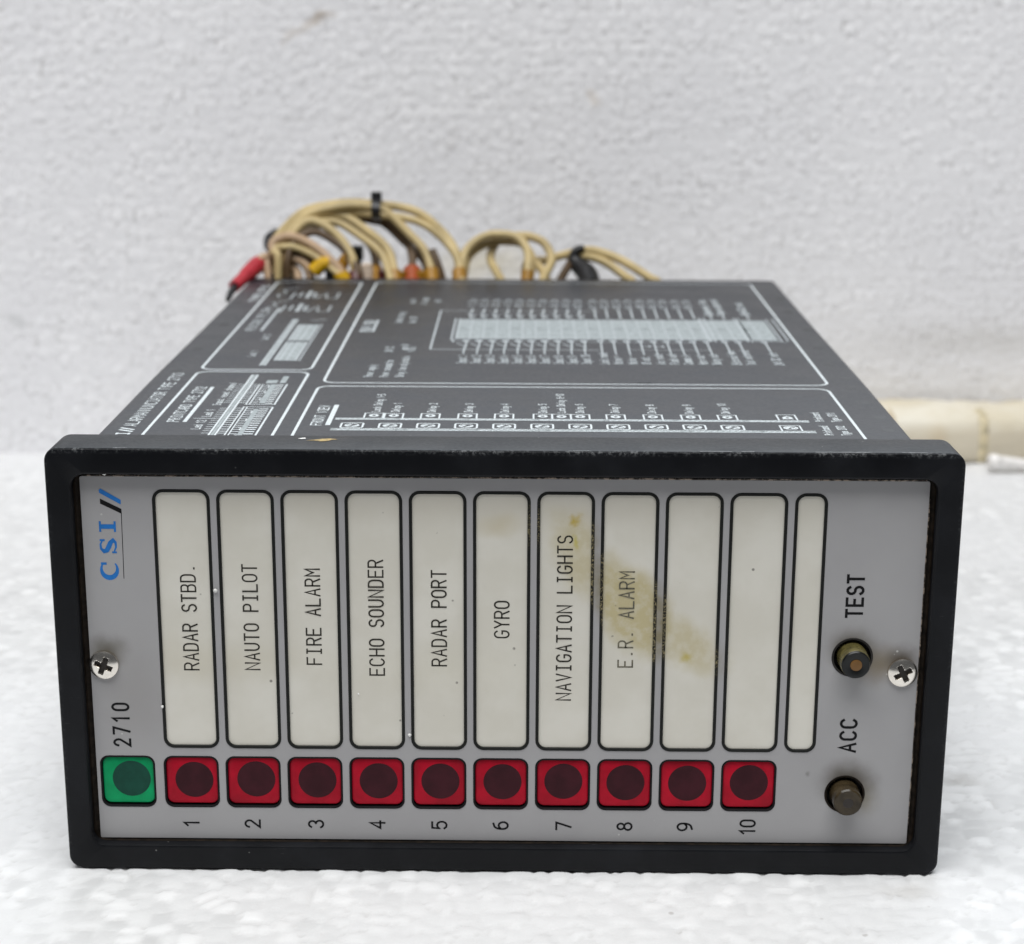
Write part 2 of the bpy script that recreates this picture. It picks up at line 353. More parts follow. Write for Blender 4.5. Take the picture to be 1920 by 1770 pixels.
def arc(cx, cy, rx, ry, a0, a1, n=8):
    return [(cx+rx*math.cos(math.radians(a0+(a1-a0)*i/n)), cy+ry*math.sin(math.radians(a0+(a1-a0)*i/n))) for i in range(n+1)]
O_ = arc(2, 4.2, 2, 1.8, 0, 180)+arc(2, 1.8, 2, 1.8, 180, 360)+[(4, 4.2)]
G = {
'A': [[(0, 0), (2, 6), (4, 0)], [(.7, 2), (3.3, 2)]], 'B': [[(0, 0), (0, 6), (2.6, 6)]+arc(2.5, 4.6, 1.4, 1.4, 80, -80, 5)+[(0, 3.2)], [(2.5, 3.2)]+arc(2.5, 1.6, 1.5, 1.6, 80, -90, 5)+[(0, 0)]],
'C': [arc(2, 4.2, 2, 1.8, 25, 180)+arc(2, 1.8, 2, 1.8, 180, 335)], 'D': [[(0, 0), (0, 6), (2, 6)]+arc(2, 4, 2, 2, 75, 0, 4)+arc(2, 2, 2, 2, 0, -90, 5)+[(0, 0)]],
'E': [[(4, 6), (0, 6), (0, 0), (4, 0)], [(0, 3.1), (3.2, 3.1)]], 'F': [[(4, 6), (0, 6), (0, 0)], [(0, 3.1), (3.2, 3.1)]],
'G': [arc(2, 4.2, 2, 1.8, 25, 180)+arc(2, 1.8, 2, 1.8, 180, 360)+[(4, 2.8), (2.3, 2.8)]], 'H': [[(0, 0), (0, 6)], [(4, 0), (4, 6)], [(0, 3.1), (4, 3.1)]],
'I': [[(2, 0), (2, 6)], [(.8, 0), (3.2, 0)], [(.8, 6), (3.2, 6)]], 'K': [[(0, 0), (0, 6)], [(4, 6), (0, 2.4)], [(1.3, 3.6), (4, 0)]], 'L': [[(0, 6), (0, 0), (4, 0)]],
'M': [[(0, 0), (0, 6), (2, 2.6), (4, 6), (4, 0)]], 'N': [[(0, 0), (0, 6), (4, 0), (4, 6)]], 'O': [O_], 'P': [[(0, 0), (0, 6), (2.4, 6)]+arc(2.4, 4.5, 1.6, 1.5, 80, -90, 6)+[(0, 3)]],
'R': [[(0, 0), (0, 6), (2.4, 6)]+arc(2.4, 4.5, 1.6, 1.5, 80, -90, 6)+[(0, 3)], [(2.2, 3), (4, 0)]],
'S': [arc(2, 4.5, 1.9, 1.5, 20, 250, 8)+arc(2, 1.55, 2, 1.55, 75, -160, 8)], 'T': [[(2, 0), (2, 6)], [(0, 6), (4, 6)]],
'U': [[(0, 6)]+arc(2, 2, 2, 2, 180, 360, 8)+[(4, 6)]], 'V': [[(0, 6), (2, 0), (4, 6)]], 'W': [[(0, 6), (1, 0), (2, 4), (3, 0), (4, 6)]], 'X': [[(0, 0), (4, 6)], [(0, 6), (4, 0)]],
'Y': [[(0, 6), (2, 3), (4, 6)], [(2, 3), (2, 0)]], '0': [O_], '1': [[(.7, 4.6), (2.3, 6), (2.3, 0)]],
'2': [[(.1, 4.5)]+arc(2, 4.3, 1.9, 1.7, 165, -25, 8)+[(0, 0), (4, 0)]], '3': [arc(2, 4.5, 1.8, 1.5, 160, -75, 8), arc(2, 1.6, 2, 1.6, 75, -160, 8)],
'4': [[(3, 0), (3, 6), (0, 1.8), (4, 1.8)]], '5': [[(3.7, 6), (.4, 6), (.1, 3.1)]+arc(1.9, 2, 2.1, 2, 120, -150, 8)],
'6': [[(3.2, 6)]+arc(2.2, 2.6, 2.2, 3.2, 115, 180, 4)+arc(2, 1.9, 2, 1.9, 180, 500, 12)], '7': [[(0, 6), (4, 6), (1.4, 0)]],
'8': [arc(2, 4.5, 1.7, 1.45, -90, 270, 12), arc(2, 1.55, 2, 1.55, 90, 450, 12)], '9': [[(.8, 0)]+arc(1.8, 3.4, 2.2, 3.2, -65, 0, 4)+arc(2, 4.1, 2, 1.9, 0, 320, 12)],
'.': [[(1.7, .3), (2.3, .3)]], '-': [[(.6, 3), (3.4, 3)]], '/': [[(0, 0), (3, 6)]], '(': [arc(3.4, 3, 2, 3.6, 120, 240, 6)], ')': [arc(.6, 3, 2, 3.6, -60, 60, 6)], '|': [[(2, -1.5), (2, 7)]],
'a': [arc(1.8, 2, 1.7, 2, 0, 360, 10), [(3.5, 4), (3.5, 0)]], 'b': [[(.2, 6), (.2, 0)], arc(1.9, 2, 1.7, 2, 0, 360, 10)], 'c': [arc(2, 2, 1.8, 2, 40, 320, 10)],
'd': [arc(1.8, 2, 1.7, 2, 0, 360, 10), [(3.5, 6), (3.5, 0)]], 'e': [[(.3, 2.1), (3.7, 2.1)]+arc(2, 2, 1.8, 2, 10, 320, 10)[1:]], 'f': [[(3, 6), (2, 5.4), (2, 0)], [(.8, 4), (3, 4)]],
'g': [arc(1.8, 2, 1.7, 2, 0, 360, 10), [(3.5, 4), (3.5, -1.4), (.6, -1.6)]], 'h': [[(.2, 6), (.2, 0)], [(.2, 2.8), (1.8, 4), (3.4, 3), (3.4, 0)]], 'i': [[(1.6, 4), (1.6, 0)], [(1.6, 5.4), (1.6, 5.8)]],
'j': [[(2, 4), (2, -1.6), (.6, -1.8)], [(2, 5.4), (2, 5.8)]], 'k': [[(.2, 6), (.2, 0)], [(3.2, 4), (.2, 1.6)], [(1.2, 2.4), (3.4, 0)]], 'l': [[(1.6, 6), (1.6, 0)]], 'm': [[(0, 0), (0, 4)], [(0, 3.4), (1, 4), (2, 3.2), (2, 0)], [(2, 3.2), (3, 4), (4, 3.2), (4, 0)]],
'n': [[(.3, 0), (.3, 4)], [(.3, 3), (1.8, 4), (3.4, 3), (3.4, 0)]], 'o': [arc(1.9, 2, 1.8, 2, 0, 360, 10)], 'p': [[(.2, 4), (.2, -2)], arc(1.9, 2, 1.7, 2, 0, 360, 10)],
'r': [[(.6, 0), (.6, 4)], [(.6, 2.8), (1.6, 4), (3, 3.8)]], 's': [[(3.4, 3.5), (1.8, 4), (.5, 3), (3.3, 1.2), (1.8, 0), (.3, .5)]], 't': [[(1.6, 5.6), (1.6, .6), (2.4, 0), (3.2, .2)], [(.5, 4), (3, 4)]],
'u': [[(.3, 4), (.3, 1), (1.8, 0), (3.4, 1)], [(3.4, 4), (3.4, 0)]], 'v': [[(.2, 4), (1.8, 0), (3.4, 4)]], 'w': [[(0, 4), (1, 0), (2, 3), (3, 0), (4, 4)]], 'x': [[(.2, 4), (3.4, 0)], [(.2, 0), (3.4, 4)]],
'y': [[(.2, 4), (1.9, .2)], [(3.6, 4), (1.6, -1.8), (.4, -1.8)]], ' ': [], '+': [[(.4, 3), (3.6, 3)], [(2, 1.4), (2, 4.6)]],
}
def text(pr, st, xb, z0, h, adv, wd, gw=None):
    """lettering that reads along the second axis with its tops towards -first axis"""
    gw = gw or adv*.7
    for i, ch in enumerate(st):
        for s in G[ch]:
            if len(s) < 2: continue
            P = [(xb-q*h/6, z0+i*adv+p*gw/4) for p, q in s]
            closed = len(P) > 4 and math.hypot(P[0][0]-P[-1][0], P[0][1]-P[-1][1]) < 1e-4
            pr.line(P[:-1] if closed else P, wd, closed)
def front(y): return lambda a, b, off: (a, y-off, b)
TOPZ = 70.0
def top(a, b, off): return (a, b, TOPZ+off)
# ============================================================ the setting: two sheets of bead foam
def beads(A, B, size, seed):
    """numpy Voronoi of pressed foam beads: (height 0..1, random per bead, joint depth)"""
    rs = np.random.RandomState(seed); N = 512
    jx, jy, rv, rt, rp = (rs.rand(N, N) for _ in range(5))
    a = A/size; b = B/size; ia = np.floor(a).astype(int); ib = np.floor(b).astype(int)
    f1 = np.full(A.shape, 9e9); f2 = np.full(A.shape, 9e9); val = np.zeros(A.shape); tx = np.zeros(A.shape); tp = np.zeros(A.shape)
    for di in (-1, 0, 1):
        for dj in (-1, 0, 1):
            ci = (ia+di) % N; cj = (ib+dj) % N
            dx = ia+di+.5+.86*(jx[ci, cj]-.5)-a; dy = ib+dj+.5+.86*(jy[ci, cj]-.5)-b
            d = np.sqrt(dx*dx+dy*dy); m = d < f1
            f2 = np.where(m, f1, np.minimum(f2, d)); f1 = np.where(m, d, f1)
            val = np.where(m, rv[ci, cj], val)
            tp = np.where(m, (rt[ci, cj]-.5)*dx*1.1+(rp[ci, cj]-.5)*dy*1.1, tp)
    e = f2-f1
    dome = 1-np.exp(-e/.16)
    joint = np.clip(1-e/.09, 0, 1)*np.clip(val*1.6-.3, 0, 1)
    return dome, val, joint, tp
def grad_axis(lo, flo, fhi, hi, step, nlo=26):
    return np.unique(np.concatenate([np.linspace(lo, flo, nlo), np.arange(flo, fhi, step), np.linspace(fhi, hi, 26)]))
def foam_sheet(name, ua, va, fn, size, amp, seed, mat, big):
    U, Vv = np.meshgrid(ua, va)
    dome, val, joint, tp = beads(U+500, Vv+500, size, seed)
    soft = np.sin(U*.031+1.2)*np.cos(Vv*.043)*big
    h = amp*(dome-.8)+amp*.9*(val-.5)*dome+amp*tp*1.3-amp*.5*joint+soft
    x, y, z = fn(U, Vv, h)
    nv, nu = U.shape; me = bpy.data.meshes.new(name)
    co = np.stack([x, y, z], -1).reshape(-1, 3)*MM
    idx = np.arange(nu*nv).reshape(nv, nu)
    q = np.stack([idx[:-1, :-1], idx[:-1, 1:], idx[1:, 1:], idx[1:, :-1]], -1).reshape(-1, 4)
    me.vertices.add(len(co)); me.vertices.foreach_set('co', co.ravel())
    me.loops.add(q.size); me.loops.foreach_set('vertex_index', q.ravel().astype(np.int32))
    me.polygons.add(len(q)); me.polygons.foreach_set('loop_start', np.arange(0, q.size, 4, dtype=np.int32))
    me.polygons.foreach_set('use_smooth', np.ones(len(q), dtype=bool))
    me.update(calc_edges=True)
    for nm, dat in (('bead', .5+(val-.5)*np.clip(dome*1.25-.2, 0, 1)), ('joint', joint)):
        at = me.attributes.new(nm, 'FLOAT', 'POINT'); at.data.foreach_set('value', dat.ravel().astype(np.float32))
    return link(name, me, mat)
flo = foam_sheet('floor', grad_axis(-900, -178, 178, 900, .8), grad_axis(-165, -70, 300, 340, .8, 100),
                 lambda a, b, h: (a, b, h-.16), 3.5, .34, 3, M['floor'], .05)
tag(flo, 'white bead foam sheet the alarm unit stands on', kind='structure')
WA = math.atan(.058)
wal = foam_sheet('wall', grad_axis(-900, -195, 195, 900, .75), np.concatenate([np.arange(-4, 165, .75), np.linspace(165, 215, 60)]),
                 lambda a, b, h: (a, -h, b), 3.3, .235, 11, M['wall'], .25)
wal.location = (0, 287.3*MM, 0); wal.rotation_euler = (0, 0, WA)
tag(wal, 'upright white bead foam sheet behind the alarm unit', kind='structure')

# ============================================================ the alarm annunciator
unit = bpy.data.objects.new('alarm_annunciator', None); C.objects.link(unit); unit.empty_display_size = .02
tag(unit, 'black alarm unit with grey front, cream label strips and red lamps on white foam', 'alarm unit')

# bezel: one lofted frame, outer back -> outer front -> opening -> inner wall
g = Geo()
Rr = lambda ins, y, r: at_y(rrect(0, 36, 72-ins, 36-ins, r, 8), y)
Ri = lambda hw, hh, y, r: at_y(rrect(0, 36, hw, hh, r, 8), y)
g.loft([Ri(66.5, 30.3, 9.6, 2), Rr(.5, 9.8, 1.9), Rr(.05, 9.5, 2.2), Rr(0, 9.0, 2.2), Rr(0, .6, 2.2), Rr(.06, .3, 2.15), Rr(.22, .08, 2.05), Rr(.48, 0, 1.9),
        Ri(68.35, 32.1, 0, 2.5), Ri(68.1, 31.85, .12, 2.3), Ri(68.0, 31.75, .35, 2.2), Ri(68.0, 31.75, 3.2, 2.2)])
bz = g.make('bezel', M['bezel'], unit, smooth=math.radians(25))
# brown grimy joint running round the panel, just inside the opening
g = Geo(); g.loft([Ri(67.97, 31.72, 1.7, 2.2), Ri(67.85, 31.6, 2.2, 2.1), Ri(67.4, 31.3, 2.52, 1.8), Ri(65.5, 29.5, 2.58, 1.5)])
g.make('joint_seal', M['lip'], bz, smooth=.6)
# dried glue along the top and right edge of the panel
mg = NT('dried_glue'); mg.set(mg.mix(mg.rng(mg.noise(1.3, 5, .7), .46, .58), (.018, .012, .008), (.25, .20, .16)), .45, .3); M['glue'] = mg.m
g = Geo(); rs_ = random.Random(3); lo = []
for i in range(121):
    x = -66.5+133*i/120; k_ = .35+.65*max(0, min(1, (x+30)/50)); d_ = rs_.uniform(-.05, .05)
    lo.append([(x, 2.3, 66.93), (x, 2.02-.1*k_, 66.99+d_*.5), (x, 1.95-.15*k_, 67.12+.1*k_+d_), (x, 2.3, 67.5)])
g.loft(lo, True, True); g.make('glue_line', M['glue'], bz)
g = Geo(); lo = []
for i in range(91):
    z = 8+56*i/90; d_ = rs_.uniform(-.04, .05)
    lo.append([(67.0, 2.3, z), (67.0, 1.97, z), (67.14+d_, 1.95, z), (67.22+d_, 2.3, z)])
g.loft(lo, True, True); g.make('glue_line', M['glue'], bz)
# chips and scuffs along the top front edge of the bezel
for k, (x, wd, dp) in enumerate([(-60, 2.2, .25), (12, 2.5, .15), (33, 5, .2), (38, 2, .3), (52, 7, .3), (56, 3, .5), (64, 4, .4)]):
    pr = Print(lambda a, b, o: (a, b, 72+o*.6-max(0, .62-b)**2*.8))
    n = 9; up = [(x-wd/2+wd*i/n, .62+dp*random.uniform(.2, 1)) for i in range(n+1)]; dn = [(x+wd/2-wd*i/n, .5-dp*random.uniform(0, .35)) for i in range(n+1)]
    pr.poly(up+dn); pr.make('scuff', M['scuff'], bz)
pr = Print(lambda a, b, o: (a, b, 72+o+.03))
pr.poly([(-30.3, 6.0), (-29.2, 5.4), (-28.2, 5.6), (-27.4, 6.5), (-26.6, 6.8), (-27.8, 7.3), (-29, 7.2), (-29.8, 6.7), (-31.6, 5.9)])
pr.make('paint_fleck', M['fleck'], bz, 'small ochre paint fleck on the top of the bezel')
pr = Print(lambda a, b, o: (a, b, 72+o+.03))
pr.poly([(-33.0, 7.2), (-32.4, 6.9), (-31.7, 7.1), (-31.9, 7.8), (-32.3, 7.7)]); pr.make('paint_fleck', M['crumb'], bz)

# grey front panel: a thin plate with real openings
WX = [-51.13+10.16*k for k in range(10)]
LX = [-51.4+10.2*k for k in range(10)]
holes = [rrect(x, 42.9, 4.58, 22.05, 1.75) for x in WX]+[rrect(48.55, 42.9, 2.6, 22.05, 1.75)]
holes += [rrect(x, 14.85, 4.55, 4.6, 1.5) for x in LX]+[rrect(-61.9, 14.85, 4.55, 4.6, 1.5)]
btn = [(56.3, 37.5), (56.3, 13.5)]
holes += [circ(x, z, 3.35) for x, z in btn]
cu = bpy.data.curves.new('panel', 'CURVE'); cu.dimensions = '2D'; cu.fill_mode = 'BOTH'; cu.extrude = .25*MM
for L in [rrect(0, 35.82, 67.0, 31.15, .3)]+holes:
    sp = cu.splines.new('POLY'); sp.points.add(len(L)-1); sp.use_cyclic_u = True
    for p, (a, b) in zip(sp.points, L): p.co = (a*MM, b*MM, 0, 1)
co_ = bpy.data.objects.new('tmp', cu); C.objects.link(co_); bpy.context.view_layer.update()
me = bpy.data.meshes.new_from_object(co_.evaluated_get(bpy.context.evaluated_depsgraph_get()))
bpy.data.objects.remove(co_)
for v in me.vertices: v.co = (v.co.x, 2.25*MM+v.co.z, v.co.y)
panel = link('front_panel', me, M['panel'], unit)
g = Geo().box(-67, 67, 4.6, 5.0, 5, 67); g.make('backing_plate', M['inside'], panel)
TXT = ['RADAR STBD.', 'NAUTO PILOT', 'FIRE ALARM', 'ECHO SOUNDER', 'RADAR PORT', 'GYRO', 'NAVIGATION LIGHTS', 'E.R. ALARM', '', '', '']
TZ = [34.4, 34.5, 35.5, 33.7, 35.4, 40.3, 29.6, 35.4]
TB = [-49.45, -39.55, -29.5, -19.35, -9.25, .85, 10.9, 20.85]
def ring(x, z, hw, hh, r, t, y0, y1, name, mat, parent):
    g = Geo(); g.loft([at_y(rrect(x, z, hw, hh, r), y1), at_y(rrect(x, z, hw, hh, r), y0+.05), at_y(rrect(x, z, hw-.05, hh-.05, r-.05), y0),
            at_y(rrect(x, z, hw-t+.05, hh-t+.05, r-t+.1), y0), at_y(rrect(x, z, hw-t, hh-t, max(.3, r-t)), y0+.05), at_y(rrect(x, z, hw-t, hh-t, max(.3, r-t)), y1)], closed=True)
    return g.make(name, mat, parent)
for k in range(11):
    x, hw = (WX[k], 4.55) if k < 10 else (48.55, 2.57)
    g = Geo(); g.loft([at_y(rrect(x, 42.9, hw-.1, 21.95, 1.6), 2.6), at_y(rrect(x, 42.9, hw-.1, 21.95, 1.6), 2.2)], True, True)
    lab = ('cream strip reading "%s"' % TXT[k]) if TXT[k] else ('narrow blank cream strip' if k == 10 else 'blank cream strip')
    st = g.make('label_strip', M['strip'], unit, lab)
    ring(x, 42.9, hw, 22.02, 1.72, .49, 1.9, 2.55, 'outline', M['outline'], st)
    if TXT[k]:
        pr = Print(front(2.2)); text(pr, TXT[k], TB[k], TZ[k]+.1, 2.3, 1.672, .26, 1.12)
        pr.make('lettering', M['worntext'] if k in (7,) else M['text'], st)
def lens(x, z, lm, rim, bm, num, ntop):
    g = Geo(); ox = .24-.0035*x+random.uniform(-.08, .08); oz = .36+random.uniform(-.1, .1)
    g.loft([at_y(rrect(x+.03, z+.12, 4.24, 4.1, 1.2), 3.6), at_y(rrect(x+.03, z+.12, 4.24, 4.1, 1.2), 2.5), at_y(rrect(x+.03, z+.12, 4.16, 4.02, 1.15), 2.33), at_y(rrect(x+.03, z+.12, 3.98, 3.82, 1.0), 2.26)], True, True)
    L = g.make('indicator_lamp', lm, unit, 'green lamp' if lm is M['green'] else 'red lamp', smooth=.5)
    g = Geo().box(x-4.4, x+4.4, 3.2, 3.9, z-4.4, z+4.4); g.make('lamp_socket', rim, L)
    g = Geo(); g.loft([at_y(circ(x+ox, z+oz, 3.15, 48), 2.4), at_y(circ(x+ox, z+oz, 3.15, 48), 2.245)], True, True); g.make('bulb', bm, L)
    ring(x, z, 4.52, 4.57, 1.48, .30, 1.92, 2.55, 'outline', M['ink'], L)
    if num:
        pr = Print(front(2.0))
        if len(num) == 1: text(pr, num, ntop+2.45, 6.75, 2.4, 1.3, .34, 1.25)
        else: text(pr, num, ntop+2.45, 6.1, 2.4, 1.45, .34, 1.1)
        pr.make('numeral', M['ink'], L)
NT_ = [-53, -42.85, -32.3, -22.1, -11.8, -1.65, 8.8, 18.9, 28.9, 39.3]
for k in range(10): lens(LX[k], 14.85, M['red'], M['redrim'], M['bulb'], str(k+1), NT_[k])
lens(-61.9, 14.85, M['green'], M['greenrim'], M['gbulb'], None, 0)
# lettering of the panel itself
for t_, xb, z0, h, adv, gw in (('2710', -61.25, 21.2, 2.6, 2.08, 1.12), ('TEST', 57.45, 44.4, 2.5, 1.94, 1.2), ('ACC', 57.6, 21.1, 2.5, 2.12, 1.35)):
    pr = Print(front(2.0)); text(pr, t_, xb, z0, h, adv, .38 if t_ == '2710' else .43, gw); pr.make('lettering', M['ink'], panel, 'black lettering "%s"' % t_)
pr = Print(front(2.0))   # C S I in slab serif, variable stroke width
def vs(P, W): pr.line(P, W, cap=False)
cP = arc(-63.05, 51.6, 1.28, 1.4, 128, -128, 18)   # opening towards +z: angles measured about the x axis
cc = [(-63.05-1.28*math.sin(math.radians(a)), 51.62+1.42*math.cos(math.radians(a))) for a in np.linspace(52, 312, 20)]
vs(cc, [.22]+[.22+.62*math.sin(math.pi*i/19)**1.3 for i in range(1, 19)]+[.2])
pr.rect(-64.36, 52.35, -63.45, 52.75)
ss = [(-63.95, 56.35), (-64.25, 55.8), (-64.2, 55.05), (-63.75, 54.6), (-63.3, 54.75), (-62.95, 55.35), (-62.65, 56.05), (-62.2, 56.45), (-61.85, 56.1), (-61.8, 55.3), (-62.1, 54.6)]
vs(ss, [.22, .3, .38, .62, .74, .8, .74, .6, .4, .3, .22]); pr.rect(-64.35, 56.3, -63.55, 56.62); pr.rect(-62.45, 54.3, -61.7, 54.6)
pr.rect(-64.3, 58.35, -61.7, 59.1); pr.rect(-64.33, 57.85, -64.0, 59.6); pr.rect(-61.98, 57.85, -61.65, 59.6)
pr.poly([(-64.0, 64.3), (-64.05, 64.75), (-63.8, 65.0), (-60.65, 63.15), (-60.68, 62.4)]) 
pr.make('logo', M['blue'], panel, 'blue slab serif letters CSI and a slash')
pr = Print(front(2.0)); pr.poly([(-63.95, 62.5), (-63.95, 63.35), (-60.62, 61.65), (-60.6, 60.85)])
pr.line([(-60.66, 61.0), (-60.8, 50.1)], .11); pr.make('logo', M['ink'], panel, 'black slash and thin underline of the logo')

# screws with a real cross recess
def screw(cx, cz, rot):
    g = Geo(); n, m_ = 72, 26; R = 2.42; yb = 2.0; loops = []
    for j in range(m_+1):
        rr = R*(1-j/m_)+.02
        L = []
        for i in range(n):
            a = 2*math.pi*i/n; dx, dz = rr*math.cos(a), rr*math.sin(a)
            q = rr/R; h = 1.25*math.sqrt(max(0, 1-.72*q*q))-.2
            if j == 0: h = .0
            c_, s_ = math.cos(rot), math.sin(rot); u_, v_ = dx*c_+dz*s_, -dx*s_+dz*c_
            arm = max(min(1, (.42-abs(u_))/.10), min(1, (.42-abs(v_))/.10)); arm = max(0, min(1, arm))
            lim = max(0, min(1, (1.5-max(abs(u_), abs(v_)))/.16))
            h -= .95*arm*lim*(1-.25*q)
            L.append((cx+dx, yb-h, cz+dz))
        loops.append(L)
    g.loft([at_y(circ(cx, cz, R, n), 2.1)]+loops, False, True)
    s = g.make('screw', M['screw'], unit, smooth=math.radians(38))
    r2 = Geo()
    def cr(y, e):
        w_, L_ = .33, 1.34; c_, s_ = math.cos(rot), math.sin(rot)
        P = [(w_, w_), (w_, L_), (-w_, L_), (-w_, w_), (-L_, w_), (-L_, -w_), (-w_, -w_), (-w_, -L_), (w_, -L_), (w_, -w_), (L_, -w_), (L_, w_)]
        return [(cx+p*c_-q*s_, y, cz+p*s_+q*c_) for p, q in P]
    r2.loft([cr(2.0, 0), cr(1.66, 0)], False, True); r2.make('cross_recess', M['recess'], s)
screw(-64.75, 35.4, math.radians(-22)); screw(64.5, 35.05, math.radians(28))

# push buttons in their holes
for k, (x, z) in enumerate(btn):
    g = Geo(); g.loft([at_y(circ(x, z, 3.34), 1.93), at_y(circ(x, z, 3.1), 1.9), at_y(circ(x, z, 3.05), 2.1), at_y(circ(x, z, 3.05), 4.55)])
    body = M['amber'] if k == 0 else M['smoke']
    g = lathe([(2.45, 4.5), (2.42, .2), (2.4, -.6), (2.33, -1.15), (2.1, -1.4), (1.5, -1.45), (.9, -1.46), (.02, -1.46)], x, z)
    b = g.make('push_button', body, unit, 'olive amber TEST button with a black ring' if k == 0 else 'smoky brown ACC button', smooth=.55)
    g = Geo(); g.loft([at_y(circ(x, z, 3.33), 1.98), at_y(circ(x, z, 3.28), 1.9), at_y(circ(x, z, 3.02), 1.92), at_y(circ(x, z, 3.0), 4.5)]); g.make('hole_rim', M['lip'] if k else M['inside'], b, smooth=.4)
    g = Geo().box(x-3.3, x+3.3, 4.3, 4.55, z-3.3, z+3.3); g.make('hole_floor', M['inside'], b)
    if k == 0:
        g = lathe([(2.3, -1.1), (2.28, -1.42), (2.12, -1.6), (1.1, -1.62), (.95, -1.55)], x, z); g.make('cap_ring', M['blackcap'], b, smooth=.5)
        g = lathe([(.95, -1.5), (.93, -1.66), (.5, -1.7)], x, z); g.make('cap_insert', M['orange'], b, smooth=.5)
    else:
        g = lathe([(.95, -1.4), (.8, -1.5), (.3, -1.5)], x, z); g.make('cap_dimple', M['recess'], b, smooth=.5)

# case behind the bezel
g = Geo()
Cc = lambda y, e, r: at_y(rrect(-.2, 36, 67.9-e, 34-e, r, 5), y)
g.loft([Cc(9.7, 0, 1.4), Cc(60, -.15, 1.4), Cc(130, 0, 1.4), Cc(188.9, 0, 1.4), Cc(189.3, .3, 1.3), Cc(189.4, .9, 1.0)], True, True)
# keep the top face flat so that the print lies on it
g.V = [(a, b, min(c, 70.0)) for a, b, c in g.V]
case = g.make('case', M['case'], unit, smooth=.6)
for sx in (-55, 55): Geo().box(sx-4, sx+4, 165, 175, -.2, 2.1).make('foot', M['case'], case)

# ---- screen print on the top of the case (x, y in mm)
def P3(name, mat, label=None):
    pr = Print(top); pr.fin = lambda: pr.make(name, mat, case, label); return pr
def frame(pr, x0, x1, y0, y1, w_=.8, r=2.2, open0=False):
    P = rrect((x0+x1)/2, (y0+y1)/2, (x1-x0)/2, (y1-y0)/2, r, 5)
    if open0: P = P[:12]; P = [(x1, y0)]+P+[(x0, y0)]; pr.line(P, w_)
    else: pr.line(P, w_, True)
for a in ((-60.1, -38.6, 10.5, 69.3, True), (-35.3, 59.5, 10.5, 56.5, True), (-60.1, -38.6, 71.3, 183, False), (-34.9, 60.3, 59.6, 183, False)):
    pr = P3('printed_frame', M['print']); frame(pr, *a[:4], .52, 2.4, a[4]); pr.fin()
pr = P3('title_lettering', M['print'], 'white lettering naming the annunciator')
text(pr, 'CSI', -62.5, 13.6, 2.0, 1.9, .42); 
for z0 in (19.6, 20.9): pr.line([(-62.4, z0), (-64.5, z0+1.1)], .6)
text(pr, 'ALARMANNUNCIATOR TYPE 2710', -62.5, 23.4, 2.05, 1.70, .27, 1.3); pr.fin()
pr = P3('lettering', M['print'], 'heading "PRINTCARD TYPE 2712"'); text(pr, 'PRINTCARD TYPE 2712', -56.0, 26.9, 1.9, 1.50, .27, 1.12); pr.rect(-55.25, 26.7, -54.55, 55); pr.fin()
pr = P3('lettering', M['print2'], 'heading "PRINTCARD TYPE 2711"'); text(pr, 'PRINTCARD TYPE 2711', -55.9, 113.2, 1.9, 1.53, .34, 1.15); pr.rect(-54.7, 113.2, -54.0, 142.6); pr.fin()
pr = P3('lettering', M['print'], 'heading "FRONT VIEW"'); text(pr, 'FRONT VIEW', -31.4, 25.0, 1.75, 1.53, .27, 1.12); pr.rect(-30.7, 25, -29.85, 40.6); pr.fin()
pr = P3('lettering', M['print2'], 'blurred white lettering near the rear left corner'); text(pr, 'TYPE 2710', -61.2, 152, 1.7, 2.7, .6, 2.3); pr.fin()
# print card 2712
pr = P3('printed_diagram', M['print'], 'white drawing of print card 2712 with rows of contacts')
pr.rect(-49.35, 13, -49.0, 66.3); pr.rect(-48.3, 13, -47.95, 66.3); pr.rect(-49, 66, -48.3, 66.3)
y = 14.0
while y < 58:
    if y < 37.5 or y > 41: pr.line([(-50.5, y), (-49.5, y)], .28); pr.line([(-47.8, y), (-46.6, y)], .34)
    y += 1.55
for y0, y1 in ((14, 38.4), (40.4, 57.5)):
    pr.line([(-46.5, y0), (-46.5, y1)], .26); pr.line([(-45.9, y0), (-45.9, y1)], .22)
    pr.line([(-46.6, y1 if y0 < 20 else y0), (-41.4, y1 if y0 < 20 else y0)], .32); pr.line([(-41.4, y0), (-41.4, y1)], .34)
    y = y0+1.2
    while y < y1-.4:
        pr.line([(-45.7, y), (-44.7, y)], .34); pr.line([(-43.0 if y0 > 20 else -43.3, y), (-42.2, y)], .62); y += 1.55
for y in (16, 21, 27.5, 34, 44, 50, 55): pr.line([(-44.6, y), (-44.6, y+1.5), (-44.9, y+1.5)], .22)
pr.fin()
pr = P3('printed_hatch', M['print3']); pr.rect(-48.9, 13, -48.4, 65.8); pr.rect(-44.4, 41.5, -43.3, 57.5); pr.rect(-44.5, 15, -43.6, 37); pr.rect(-45.6, 58.6, -43.5, 61.4); pr.rect(-43, 58.8, -41.9, 65.0); pr.fin()
pr = P3('lettering', M['print'], 'small white contact captions')
text(pr, 'Led 12', -51.4, 21.6, 1.45, 1.12, .24, .85); pr.line([(-53.7, 29.4), (-50.1, 29.4)], .3); text(pr, 'Led 1', -51.2, 30.8, 1.45, 1.12, .24, .85)
text(pr, 'Input reset channel', -51.0, 39.8, 1.3, 1.02, .22, .78); pr.fin()
